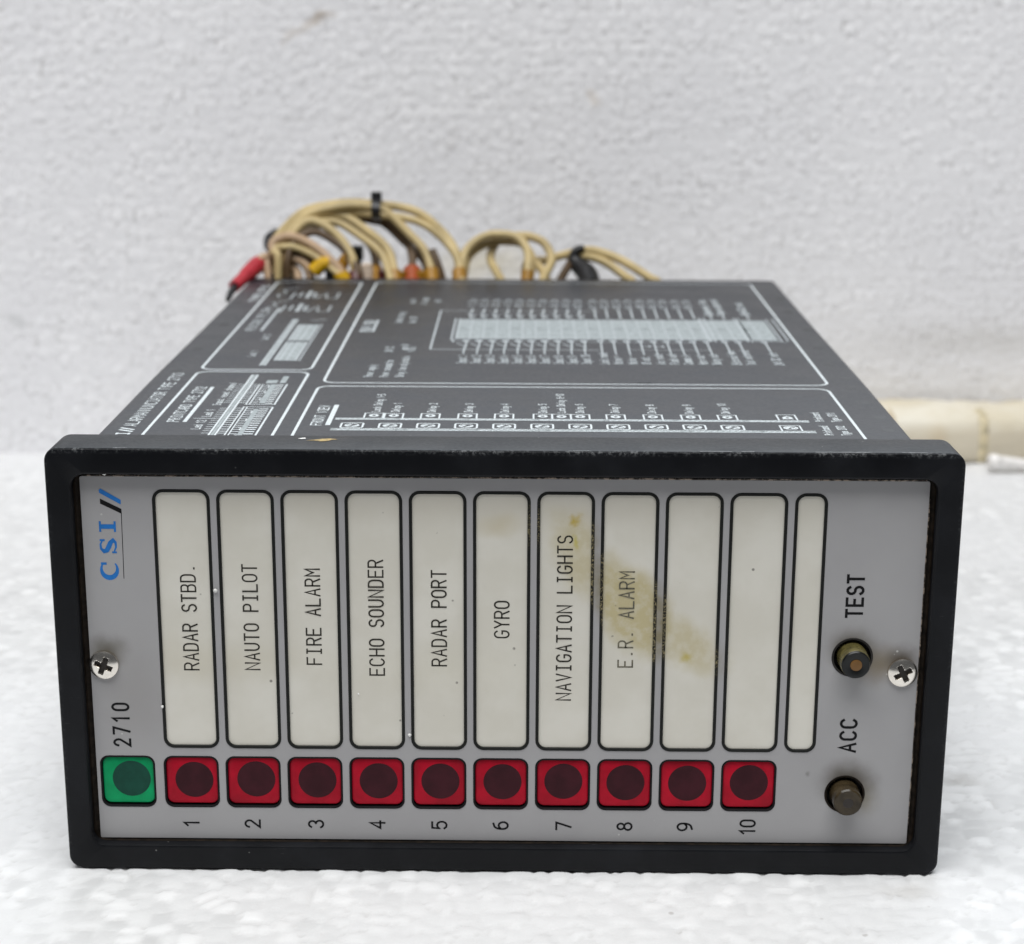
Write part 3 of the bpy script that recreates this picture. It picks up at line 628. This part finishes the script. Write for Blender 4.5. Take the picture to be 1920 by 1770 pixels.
# print card 2711
pr = P3('printed_diagram', M['print2'], 'white drawing of print card 2711')
pr.rect(-49.3, 75.3, -48.95, 128); pr.rect(-48.3, 75.3, -47.95, 128)
pr.line([(-42.0, 80.2), (-42.0, 121.5)], .3); pr.line([(-47.3, 101), (-42, 101)], .3)
for x in (-47.2, -46.2, -44.8, -43.0): pr.rect(x, 80.5, x+.42, 100.2); pr.rect(x+.1, 102, x+.52, 120.8)
pr.line([(-45, 126.5), (-43.4, 126.5)], .5); pr.line([(-43, 127.5), (-42, 127.5)], .7)
text(pr, 'Led 1', -51.6, 84.5, 1.4, 1.25, .3, .9); text(pr, 'Led 2', -51.6, 102.5, 1.4, 1.25, .3, .9)
for y0 in (137, 156):
    pr.line([(-56.6, y0+2), (-57.4, y0+6), (-55.6, y0+9), (-56.8, y0+13), (-53.5, y0+17)], .4)
    pr.line([(-53.6, y0), (-53.4, y0+9)], .5); pr.line([(-51.8, y0+3), (-51.6, y0+9)], .55)
    pr.rect(-50.3, y0+1, -49.3, y0+12); pr.rect(-48.6, y0+2, -47.9, y0+9); pr.line([(-47.4, y0+1), (-45.6, y0+9), (-45.0, y0+1)], .5); pr.line([(-44.6, y0+1), (-42.6, y0+1), (-42.6, y0+9)], .45)
pr.fin()
pr = P3('printed_hatch', M['print3']); pr.rect(-48.95, 75.5, -48.3, 127.8); pr.rect(-47.2, 80.4, -42.5, 100); pr.rect(-47.2, 102, -42.5, 121); pr.fin()
# front view row: bars, lamps and delay captions
pr = P3('printed_diagram', M['print'], 'white front view drawing with two hatched rails')
for (x0, x1, y) in ((-29.4, 52.0, 30.4), (-29.4, 52.0, 22.6)):
    pr.line([(x0, y), (x1, y)], .22); pr.line([(x0, y-1.05), (x1, y-1.05)], .26)
    x = x0
    while x < x1-.8: pr.line([(x, y-1.05), (x+.9, y)], .2); x += 1.0
low = [-26.1+6.45*k for k in range(11)]
for x in low+[48.2]:
    if x > 47: pr.line([(x-1.7, 22.8), (x-1.7, 26.6), (x+1.7, 26.6), (x+1.7, 22.8)], .3); pr.line([(x-.8, 24), (x, 25.6), (x+.8, 24)], .3)
    else: pr.line(rrect(x, 24.9, 1.85, 1.75, .4, 2), .34, True)
    pr.line(arc(x, 24.9, 1.15, 1.1, 0, 360, 14)[:-1], .26, True); pr.line([(x-.9, 24.7), (x-.3, 25.4)], .6); pr.line([(x+.2, 24.4), (x+.9, 25.0)], .5)
UP = [(-23.0, 'Lock Delay 1-5'), (-19.55, 'Delay 1'), (-13.2, 'Delay 2'), (-6.75, 'Delay 3'), (-.4, 'Delay 4'), (6.3, 'Delay 5'), (9.55, 'Lock Delay 6-10'),
      (12.8, 'Delay 6'), (18.95, 'Delay 7'), (25.4, 'Delay 8'), (31.95, 'Delay 9'), (38.3, 'Delay 10'), (48.7, '')]
for x, t_ in UP:
    if t_: pr.line([(x-1.6, 30.6), (x-1.6, 34.1), (x+1.6, 34.1), (x+1.6, 30.6)], .3)
    else: pr.line([(x-1.7, 30.6), (x-1.7, 34.6), (x+1.5, 34.6), (x+1.5, 30.6)], .3); pr.line([(x-.8, 31.6), (x, 33.6), (x+.8, 31.6)], .3)
    pr.line(arc(x, 32.5, .62, .75, 0, 360, 10)[:-1], .55, True)
pr.fin()
pr = P3('printed_hatch', M['print3']); pr.rect(-29.4, 29.5, 52, 30.3); pr.rect(-29.4, 21.7, 52, 22.5); pr.fin()
pr = P3('lettering', M['print'], 'white delay captions in a row')
for x, t_ in UP:
    if t_: text(pr, t_, x+.7, 35.4, 1.35, 1.0 if len(t_) < 9 else 1.03, .22, .78)
for t_, x, y in (('Printcard', 54.6, 29.8), ('Type 2711', 57.4, 29.8), ('Printcard', 54.6, 19.9), ('Type 2712', 57.4, 19.9)): text(pr, t_, x, y, 1.35, .76, .22, .58)
pr.fin()
# rear view box: captions, switch symbols, terminal table
pr = P3('lettering', M['print2'], 'small white supply and fuse captions')
text(pr, 'REAR VIEW', -30.9, 112.7, 1.8, 1.62, .5, 1.2); pr.rect(-30.4, 112.7, -29.7, 127.4)
for t_, x, y in (('Power supply', -26.2, 65), ('24V DC', -24.2, 90), ('Power consumption', -23.2, 65), ('max 6W', -21.2, 92.5), ('Delay time adjustable', -20.2, 65), ('1-30 s', -19.6, 90),
                 ('Contact rating', -24.6, 124), ('max 1A', -23.2, 151), ('Max. 30V', -21.5, 124), ('All inputs', -20.3, 149), ('opto', -17.4, 152)):
    text(pr, t_, x, y, 1.45, .98, .3, .75)
pr.fin()
cols = [-9.6+2.77*k for k in range(10)]+[18.9, 21.6, 24.5, 27.3, 30.1, 32.9, 35.6, 38.5, 41.3, 45.2, 48.1, 53.6]
pr = P3('printed_diagram', M['print2'], 'white wiring drawing with a long row of terminals')
pr.line([(cols[0]+28, 93.2), (-16.5, 93.2), (-16.5, 140.6), (-10.5, 140.6)], .42); pr.line([(-10.5, 140.6), (20, 140.6)], .3)
pr.line([(-12.6, 103.5), (-12.6, 130)], .4); pr.line([(-12.1, 101.5), (-12.1, 104)], .4); pr.line([(-12.6, 101.8), (38, 101.8)], .3)
pr.line([(57.6, 104), (57.6, 131)], .35); pr.line([(59, 104.4), (59, 131)], .35); pr.line([(52, 103.6), (58.5, 103.6)], .4)
for i, x in enumerate(cols):
    pr.line([(x+.1, 88.5), (x+.1, 93.2)], .34)
    if i < 10:
        pr.line([(x+.1, 93.2), (x+.2, 95.5)], .5); pr.line([(x-1.5, 99.5), (x+.5, 96)], .4); pr.line([(x+.3, 96.5), (x+.35, 101.5)], .42); pr.rect(x-.5, 101.8, x+.9, 103.8)
        pr.line([(x+.2, 131), (x+.2, 134), (x-.4, 136)], .5); pr.line([(x+.5, 131), (x+1.2, 135)], .4); pr.line([(x+.2, 136), (x+.4, 143)], .5)
    else:
        pr.line([(x+.1, 93.2), (x+.2, 102)], .4); pr.rect(x-.6, 102.2, x+.8, 103.8); pr.line([(x+.2, 131), (x+.3, 144)], .45)
        if i in (13, 14): pr.line([(x+.5, 97.4), (x+1.5, 97.4)], .4); pr.rect(x+1.5, 96.6, x+2.1, 98.2)
pr.line([(cols[12], 93.6), (cols[18], 93.6)], .28)
for i in range(24):
    x = -11.6+2.83*i; pr.line([(x, 104.6), (x, 129.5)], .3)
    for y in (107, 112, 117.5, 122.5, 127): pr.line([(x+.5, y), (x+2.1, y+random.uniform(-.8, .8))], .5)
for x in (42.5, 43.5, 50.4, 51.3): pr.line([(x, 103), (x, 132)], .4)
pr.fin()
pr = P3('printed_hatch', M['print3']); pr.rect(-11.9, 105, 57.0, 129.2); pr.fin()
pr = P3('lettering', M['print2'], 'row of small white input captions')
cap = ['Input %d' % (k+1) for k in range(10)]+['Lock reset', 'Mains +', 'Mains -', '0V ext.', 'Acc reset', 'Flash out', 'Common A', 'Horn out', 'Relay out', 'External Acc.', 'Test external', '24V DC ext.']
for x, t_ in zip(cols, cap): text(pr, t_, x+.9, 78.8, 1.7, 1.18, .36, .9)
pr.fin(); pr = P3('lettering', M['print2'], 'rear row of small white terminal captions')
for i, (x, t_) in enumerate(zip(cols, cap)): text(pr, t_ if i > 18 else ('%d' % (i+1)).rjust(2)+' In', x+.9, 144.5 if i < 19 else 136, 1.6, 2.6 if i < 19 else 1.75, .5, 1.6)
pr.fin()

# dark patches along the long top edges of the case
for sx, ys in ((1, (24, 33, 45, 58, 66, 80, 97, 118, 141, 160)), (-1, (30, 47, 70, 92, 120, 150))):
    for y in ys:
        pr = Print(lambda a, b, o: (a, b, TOPZ+o*.5)); cx = sx*random.uniform(63.6, 65.2)
        pr.poly([(cx+random.uniform(.7, 1.0)*1.4*math.cos(t), y+random.uniform(.7, 1.0)*2.2*math.sin(t)) for t in np.linspace(0, 6.0, 9)]); pr.make('dark_patch', M['patch'], case)
for x, y, s_ in ((24.8, 60.8, .5), (26.6, 60.6, .6), (25.6, 60.9, .3)):
    pr = Print(lambda a, b, o: (a, b, TOPZ+o+.04)); pr.poly([(x+s_*math.cos(t)*random.uniform(.6, 1), y+s_*math.sin(t)*random.uniform(.6, 1)) for t in np.linspace(0, 5.6, 7)]); pr.make('chip', M['ink'], case)

# ---- rear wiring
rear = Geo().box(-60, 60, 189.6, 200, 8, 66); rear.make('terminal_block', M['pcb'], unit)
WIRES = {
'A':(1.3,[(-63.8,196.0,71.9),(-63.6,200.0,76.7),(-61.7,202.0,80.1),(-55.8,204.0,85.4),(-48.7,206.0,87.1),(-43.2,207.0,87.5),(-36.6,207.0,87.1),(-30.3,207.0,86.4),(-24.7,206.0,84.6),(-19.0,204.0,80.1),(-15.6,200.0,75.8),(-14.3,196.0,71.2),(-14.1,193.0,68.4)]),
'B':(1.3,[(-62.7,194.0,71.5),(-62.4,198.0,76.1),(-60.0,200.0,79.8),(-54.8,202.0,84.6),(-48.4,203.0,86.5),(-42.2,204.0,87.1),(-36.4,205.0,86.2),(-33.5,205.0,85.1),(-28.1,203.0,80.1),(-23.6,200.0,75.8),(-21.6,196.0,71.1),(-21.2,193.0,68.4)]),
'C':(1.3,[(-62.4,198.0,70.9),(-62.2,204.0,75.0),(-59.8,207.0,78.5),(-54.4,210.0,82.5),(-46.5,211.0,85.0),(-38.3,210.0,84.5),(-34.2,209.0,83.0),(-29.3,207.0,78.5),(-27.2,203.0,74.6),(-26.9,199.0,70.9),(-26.6,195.0,68.0)]),
'D':(1.3,[(-59.3,196.0,71.9),(-58.8,199.0,76.8),(-56.9,201.0,80.7),(-52.8,203.0,83.7),(-48.1,204.0,84.3),(-44.4,204.0,83.9),(-39.2,202.0,80.9),(-33.6,200.0,76.4),(-31.6,196.0,71.9),(-31.1,193.0,68.3)]),
'E':(1.3,[(-58.7,200.0,71.3),(-58.6,205.0,75.6),(-56.1,208.0,79.1),(-52.2,210.0,81.4),(-48.9,211.0,81.7),(-43.6,210.0,81.3),(-39.8,208.0,77.6),(-37.2,204.0,74.4),(-36.5,200.0,70.5),(-36.2,196.0,67.8)]),
'F':(1.3,[(-59.4,193.0,73.0),(-58.8,195.0,78.3),(-56.9,197.0,81.6),(-54.0,198.0,83.6),(-51.1,198.0,83.2),(-47.0,197.0,80.8),(-43.7,195.0,77.4),(-41.9,193.0,74.1),(-41.3,192.0,70.5),(-41.0,190.0,68.0)]),
'G':(1.35,[(-61.2,190.5,75.7),(-62.6,192.0,77.2),(-62.3,193.0,78.9),(-60.6,194.0,79.7),(-58.0,194.0,80.1),(-53.7,194.0,78.5),(-50.0,193.0,76.2),(-47.6,192.0,74.2),(-45.3,191.0,72.0),(-44.0,190.0,68.7)]),
'H':(1.35,[(-67.2,191.0,73.3),(-64.9,193.0,74.8),(-61.5,194.0,74.6),(-57.0,194.0,74.2),(-54.0,193.0,72.4),(-52.6,192.0,68.3)]),
'I':(1.3,[(-65.5,193.0,74.5),(-64.5,193.0,74.0),(-64.2,192.0,72.3),(-63.8,191.0,69.8),(-63.6,190.0,67.2)]),
'I2':(1.3,[(-61.6,192.0,68.3),(-61.3,194.0,71.5),(-59.1,195.0,72.0),(-56.8,194.0,71.1),(-56.1,192.0,68.3)]),
'J':(1.3,[(-13.9,194.0,68.2),(-13.8,196.0,70.5),(-13.2,200.0,74.7),(-10.7,202.0,77.7),(-7.4,203.0,79.4),(-4.1,203.0,79.8),(0.4,202.0,79.3),(3.2,200.0,76.6),(3.8,197.0,73.4),(3.3,194.0,68.3)]),
'K':(1.3,[(3.7,206.0,78.4),(-1.2,207.0,78.5),(-4.2,207.0,77.5),(-5.9,206.0,75.3),(-6.3,204.0,72.7),(-4.9,201.0,70.5),(-3.0,197.0,67.8)]),
'L':(1.3,[(-2.0,205.0,79.0),(0.4,206.0,79.0),(4.1,206.0,78.9),(7.8,205.0,77.4),(9.6,203.0,74.8),(9.9,201.0,72.8),(8.1,197.0,69.7),(7.4,194.0,67.7)]),
'M':(1.3,[(3.0,210.0,70.2),(4.8,210.0,71.8),(8.6,209.0,72.1),(11.8,208.0,73.3),(15.2,207.0,74.3),(19.2,205.0,75.4),(22.8,203.0,75.2),(28.3,200.0,73.5),(35.5,196.0,69.6),(37.9,194.0,67.8)]),
'N':(1.3,[(14.0,208.0,73.7),(17.1,206.0,73.4),(19.6,204.0,73.9),(23.9,201.0,72.9),(29.2,197.0,69.7),(31.3,194.0,67.8)]),
'O':(1.3,[(15.8,207.0,72.6),(14.5,203.0,71.6),(12.6,199.0,69.0),(11.7,196.0,67.4)]),
'P':(1.3,[(4.8,208.0,72.1),(6.5,204.0,71.2),(8.2,200.0,69.3),(9.1,196.0,67.4)]),
'S1':(1.7,[(-63.5,204.0,79.8),(-64.3,201.0,78.6),(-64.2,198.0,77.5),(-62.9,194.0,76.6)]),
'S2':(2.4,[(-61.4,198.0,75.5),(-58.3,198.0,76.1),(-54.8,197.0,75.2),(-52.2,196.0,73.6),(-50.8,195.0,71.8)]),
'S3':(1.3,[(18.6,204.0,76.3),(16.9,204.0,75.9),(15.9,204.0,74.4),(15.8,204.0,72.6),(17.1,204.0,70.9)]),
'S4':(2.6,[(16.5,206.0,71.7),(17.9,203.0,70.9),(19.2,199.0,69.3),(20.0,196.0,67.8)]),
'R':(2.2,[(-67.0,198.0,73.0),(-68.4,191.5,72.1),(-71.2,180.0,69.4)]),
'R2':(0.8,[(-71.2,180.0,69.4),(-71.8,176.0,68.3),(-72.4,171.0,67.1)]),
'tieA':(1,[(-37.4,206.0,88.7),(-36.4,203.0,88.4),(-36.3,203.0,84.9),(-37.5,206.0,83.8)]),
'blk':(1,[(-42.7,215.0,73.6)]),
'sl':(1,[(-50.0,192.0,73.0),(-44.8,192.0,73.5),(-42.8,192.0,72.2),(-38.7,196.0,72.0),(-36.6,197.0,70.9),(-31.5,195.0,71.1),(-26.9,198.0,70.4),(-24.3,196.0,70.3),(-21.2,194.0,71.0),(-14.0,195.0,71.2)]),

}
wm = {'A': 'wire', 'B': 'wire', 'C': 'wireB', 'D': 'wire', 'E': 'wireB', 'F': 'wire', 'G': 'wireP', 'H': 'wireP', 'I': 'wireP', 'I2': 'wireP', 'J': 'wire', 'K': 'wire', 'L': 'wire', 'M': 'wire', 'N': 'wire', 'O': 'wireB', 'P': 'wire'}
made = {}
for k, mn in wm.items():
    r_, P = WIRES[k]; r_ *= .9; P = list(P)
    if k in ('A', 'B', 'C', 'D', 'E', 'F', 'G', 'J', 'L', 'M', 'N'): a, b, c = P[-1]; P += [(a+.2, b-1.5, c-9)]
    if k in ('A', 'B', 'C', 'D', 'E', 'F', 'J', 'M'): a, b, c = P[0]; P = [(a+.3, b-1, c-8)]+P
    made[k] = tube(P, r_, 12, 6).make('wire', M[mn], unit, {'wire': 'tan wire', 'wireB': 'brown wire', 'wireP': 'pinkish tan wire'}[mn], smooth=3.0)
for k, (dx, dy, dz), rr in (('A', (.9, -2.2, -2.6), 1.05), ('D', (-1.6, -2.5, -1.3), 1.0), ('F', (1.6, -1.8, -3.2), 1.0), ('G', (.8, -1.2, -2.8), 1.0), ('J', (1.4, 2.0, -2.2), 1.0), ('B', (-1.0, 3.0, -3.6), 1.1)):
    P = [(a+dx*(.3+.7*math.sin(3.1*i/len(WIRES[k][1]))), b+dy, c+dz*math.sin(3.1*i/len(WIRES[k][1]))) for i, (a, b, c) in enumerate(WIRES[k][1])]
    a, b, c = P[-1]; P += [(a, b-1, c-7)]; a, b, c = P[0]; P = [(a, b-1, c-7)]+P
    tube(P, rr, 12, 6).make('wire', M['wire'] if k not in 'BF' else M['wireB'], unit, 'thinner wire under the loops', smooth=3.0)
def wire_end(k, r_, mat, z0, z1, name='wire_sleeve'):
    P = WIRES[k][1]; q = P[-2]; e = P[-1]
    f_ = lambda z: tuple(q[i]+(e[i]-q[i])*(z-q[2])/(e[2]-q[2]) for i in range(3))
    tube([f_(z0), f_((z0+z1)/2), f_(z1)], [r_*1.05, r_, r_*.95], 12, 3).make(name, mat, made[k])
for k, mt, rr in (('A', 'ambersl', 1.9), ('B', 'ambersl', 1.8), ('C', 'redsl', 2.3), ('D', 'ambersl', 1.9), ('E', 'ambersl', 1.7), ('F', 'maroon', 2.0), ('G', 'yellow', 2.0), ('J', 'ambersl', 1.6)):
    wire_end(k, rr, M[mt], 71.0 if k in 'AGBJ' else 70.7, 62)
for P, r_, mt in (([(-52.2, 191.5, 71.2), (-49.8, 192, 73.2), (-47.8, 192, 73.6)], 1.9, 'yellow'), ([(-45.6, 192.5, 70), (-44.2, 192.5, 74), (-43.6, 192.5, 74.6)], 1.5, 'ambersl'),
                  ([(-38.4, 196, 66), (-38.5, 196, 70), (-38.7, 196, 72.8)], 1.6, 'cream'), ([(-34.4, 196, 66), (-34.4, 196, 70.6), (-34.4, 196, 71)], 1.3, 'maroon'),
                  ([(-29.6, 195, 66), (-29.6, 195, 71)], 1.4, 'ambersl'), ([(-24.2, 196, 66), (-24.2, 196, 71)], 1.7, 'ambersl'), ([(-47, 193, 66), (-47, 193, 71.8)], 2.2, 'tie'), ([(-17.9, 195, 66), (-20, 197, 72.5), (-21.6, 199, 76)], 1.1, 'wireB')):
    tube(P, r_, 12, 4).make('terminal_sleeve' if mt != 'wireB' else 'wire', M[mt], unit)
# black bindings round the bundles
tube([(-63.2, 204.5, 79.9), (-64.6, 201, 78.9), (-64.5, 198, 77.4), (-62.9, 193.8, 76.2)], [1.0, 1.3, 1.4, 1.2], 12).make('cable_binding', M['tie'], unit)
tube(WIRES['S2'][1], [1.6, 2.6, 3.0, 3.0, 2.2], 14).make('cable_binding', M['tie'], unit)
tube(WIRES['S3'][1], [.7, 1.0, 1.3, 1.4, 1.3], 12).make('cable_binding', M['tie'], unit)
tube([(15.6, 204, 73.4), (17.2, 203, 71.6), (19.4, 200, 69.6), (20.4, 196, 67.2)], [1.5, 2.4, 2.8, 2.6], 14).make('cable_binding', M['tie'], unit)
def tie(c, rx, rz, w_, tilt):
    g = Geo(); n = 28; loops = []
    for rr, yy in ((1, -w_), (1.16, -w_), (1.16, w_), (1, w_)):
        loops.append([(c[0]+yy*math.cos(tilt), c[1]+rx*rr*math.cos(a), c[2]+rz*rr*math.sin(a)+yy*math.sin(tilt)) for a in (2*math.pi*k/n for k in range(n))])
    g.loft(loops, closed=True)
    o = g.make('cable_tie', M['tie'], unit, smooth=.6)
    h = Geo().box(c[0]-1.35, c[0]+1.35, c[1]-2.2, c[1]+.6, c[2]+rz*.85, c[2]+rz+1.9); h.make('tie_head', M['tie'], o)
tie((-36.6, 206.6, 86.0), 3.9, 2.6, 1.15, -.1)
Geo().box(-44.2, -41.3, 213, 217, 71.2, 74.9).make('plug', M['pcb'], unit, 'small black plug behind the wire loops')
tube([(-42.7, 215, 72), (-42.7, 213, 68), (-42.7, 206, 62)], 1.1).make('wire', M['tie'], unit)
# red spade connector at the rear left corner
g = tube([(-65.3, 196.5, 73.4), (-66.7, 192, 72.9), (-68.5, 186.5, 71.3), (-69.3, 184, 70.6), (-70.9, 179.5, 69.2)], [1.9, 2.3, 2.1, 1.7, 1.6], 16, 5)
rc = g.make('spade_connector', M['redplug'], unit, 'red insulated spade connector at the rear left corner')
tube([(-70.7, 180, 69.3), (-71.2, 176, 68.2), (-71.4, 172, 66.9)], [1.0, .9, .6], 10).make('wire_tail', M['tie'], rc)
tube([(-64.9, 193, 71.0), (-63.0, 191, 70.4), (-61.4, 189.6, 69.9)], .7, 8).make('wire_tail', M['tie'], rc)

# ============================================================ things round the unit
def crumb(x, y, z, r_, seed, label):
    rs = random.Random(seed); g = Geo(); loops = []
    for j in range(5):
        t = math.pi*(j+.5)/5
        loops.append([(x+r_*math.sin(t)*math.cos(a)*rs.uniform(.7, 1.25), y+r_*.6*math.sin(t)*math.sin(a)*rs.uniform(.7, 1.2), z+r_*math.cos(t)*rs.uniform(.8, 1.1)) for a in (2*math.pi*k/8 for k in range(8))])
    g.loft(loops, True, True); o = g.make('foam_crumb', M['crumb'], None, smooth=3.0)
    tag(o, label, 'foam crumb', 'white foam crumbs stuck on the alarm unit')
crumb(-62.7, .6, 68.0, .48, 1, 'largest white foam crumb, on the upper lip of the black frame above the blue logo')
crumb(-46.15, 1.7, 48.2, .36, 2, 'white foam crumb on the black outline between the RADAR STBD. and NAUTO PILOT strips')
crumb(-15.3, 1.8, 23.5, .30, 3, 'white foam crumb low between the ECHO SOUNDER and RADAR PORT strips')
crumb(-55.6, 1.7, 28.2, .26, 4, 'tiny white foam crumb on the left outline of the RADAR STBD. strip')
crumb(-23.6, 1.95, 30.6, .16, 5, 'tiny white foam crumb near the foot of the ECHO SOUNDER strip')

# yellowed foam strip along the foot of the wall, a little apart from it at the unit's right
def slab():
    rs = np.random.RandomState(4); g = Geo(); loops = []
    prof = [(0, .3), (-.3, 3), (.2, 9), (.9, 12.4), (3.0, 14.2), (9, 15.0), (19, 15.6), (21.5, 15.2), (22, .3)]
    xs = np.linspace(-76, 330, 170)
    for x in xs:
        L = []
        for i, (dy, z) in enumerate(prof):
            wv = .55*math.sin(x*.11+i)+.35*math.sin(x*.31+2*i)+.3*rs.randn()*.5
            L.append((x, 264.4+.058*x+dy+(wv*.5 if z > 1 else 0), max(-.2, z+wv*.8-(x-150)*.004)))
        loops.append(L)
    g.loft(loops, True, True)
    m = NT('yellowed_foam')
    n1 = m.noise(.05, 4)
    c = m.mix(m.rng(n1, .35, .7), (.66, .60, .47), (.77, .735, .64))
    sx = m.n('ShaderNodeSeparateXYZ'); m.l(m.co, sx.inputs[0])
    side = m.rng(m.math('ADD', sx.outputs['Z'], m.math('MULTIPLY', m.noise(.06, 3), 5.0)), 16.5, 11.5)   # aged, browner skin on the cut side
    c = m.mix(m.math('MULTIPLY', side, .75), c, (.60, .535, .415))
    c = m.mix(m.math('MULTIPLY', m.blob((132, 270, 8), (5, 40, 9), (0, 0, 0), m.warped(.1, 5)), .35), c, (.55, .42, .24))
    m.bump(m.noise(.35, 4), .5, .8)
    o = g.make('foam_strip', m.set(c, .6, .3), None, smooth=3.0)
    tag(o, 'yellowed cream foam strip lying along the foot of the white foam wall', 'foam strip')
    for x, wd, amt in ((146.5, 1.5, 0), (118, .7, 1)):
        g = Geo(); lo = []
        for xx in (x-wd, x-wd*.4, x+wd*.4, x+wd):
            pr_ = 0 if xx in (x-wd, x+wd) else .45
            lo.append([(xx, 264.4+.058*xx+dy-(pr_ if dy < 2 else 0)-.25, z+(.25+pr_ if z > 11 else 0)) for dy, z in prof[:6]])
        b = len(g.V)
        for L in lo: g.V += L
        for i in range(3):
            for q in range(5): g.F.append((b+i*6+q, b+i*6+q+1, b+(i+1)*6+q+1, b+(i+1)*6+q))
        g.make('glue_seam', M['seam'] if amt == 0 else M['seam2'], o, smooth=3.0)
slab()
g = tube([(147.0, 261.8, 3.2), (151, 262.2, 3.0), (158, 262.2, 2.4), (172, 263.5, 2.0), (200, 268, 1.8), (260, 262, 1.8)], [2.3, 1.9, 1.7, 1.7, 1.7, 1.7], 14)
o = g.make('white_cable', M['whitecable'], None, smooth=3.0)
tag(o, 'white cable end lying on the floor in front of the yellowed foam strip', 'cable')
tube([(145.6, 261.7, 3.2), (147.4, 261.8, 3.2), (148.6, 262, 3.15)], [2.2, 2.6, 2.2], 14).make('cable_tip', M['whitecable'], o)
print('objects', len(bpy.data.objects))
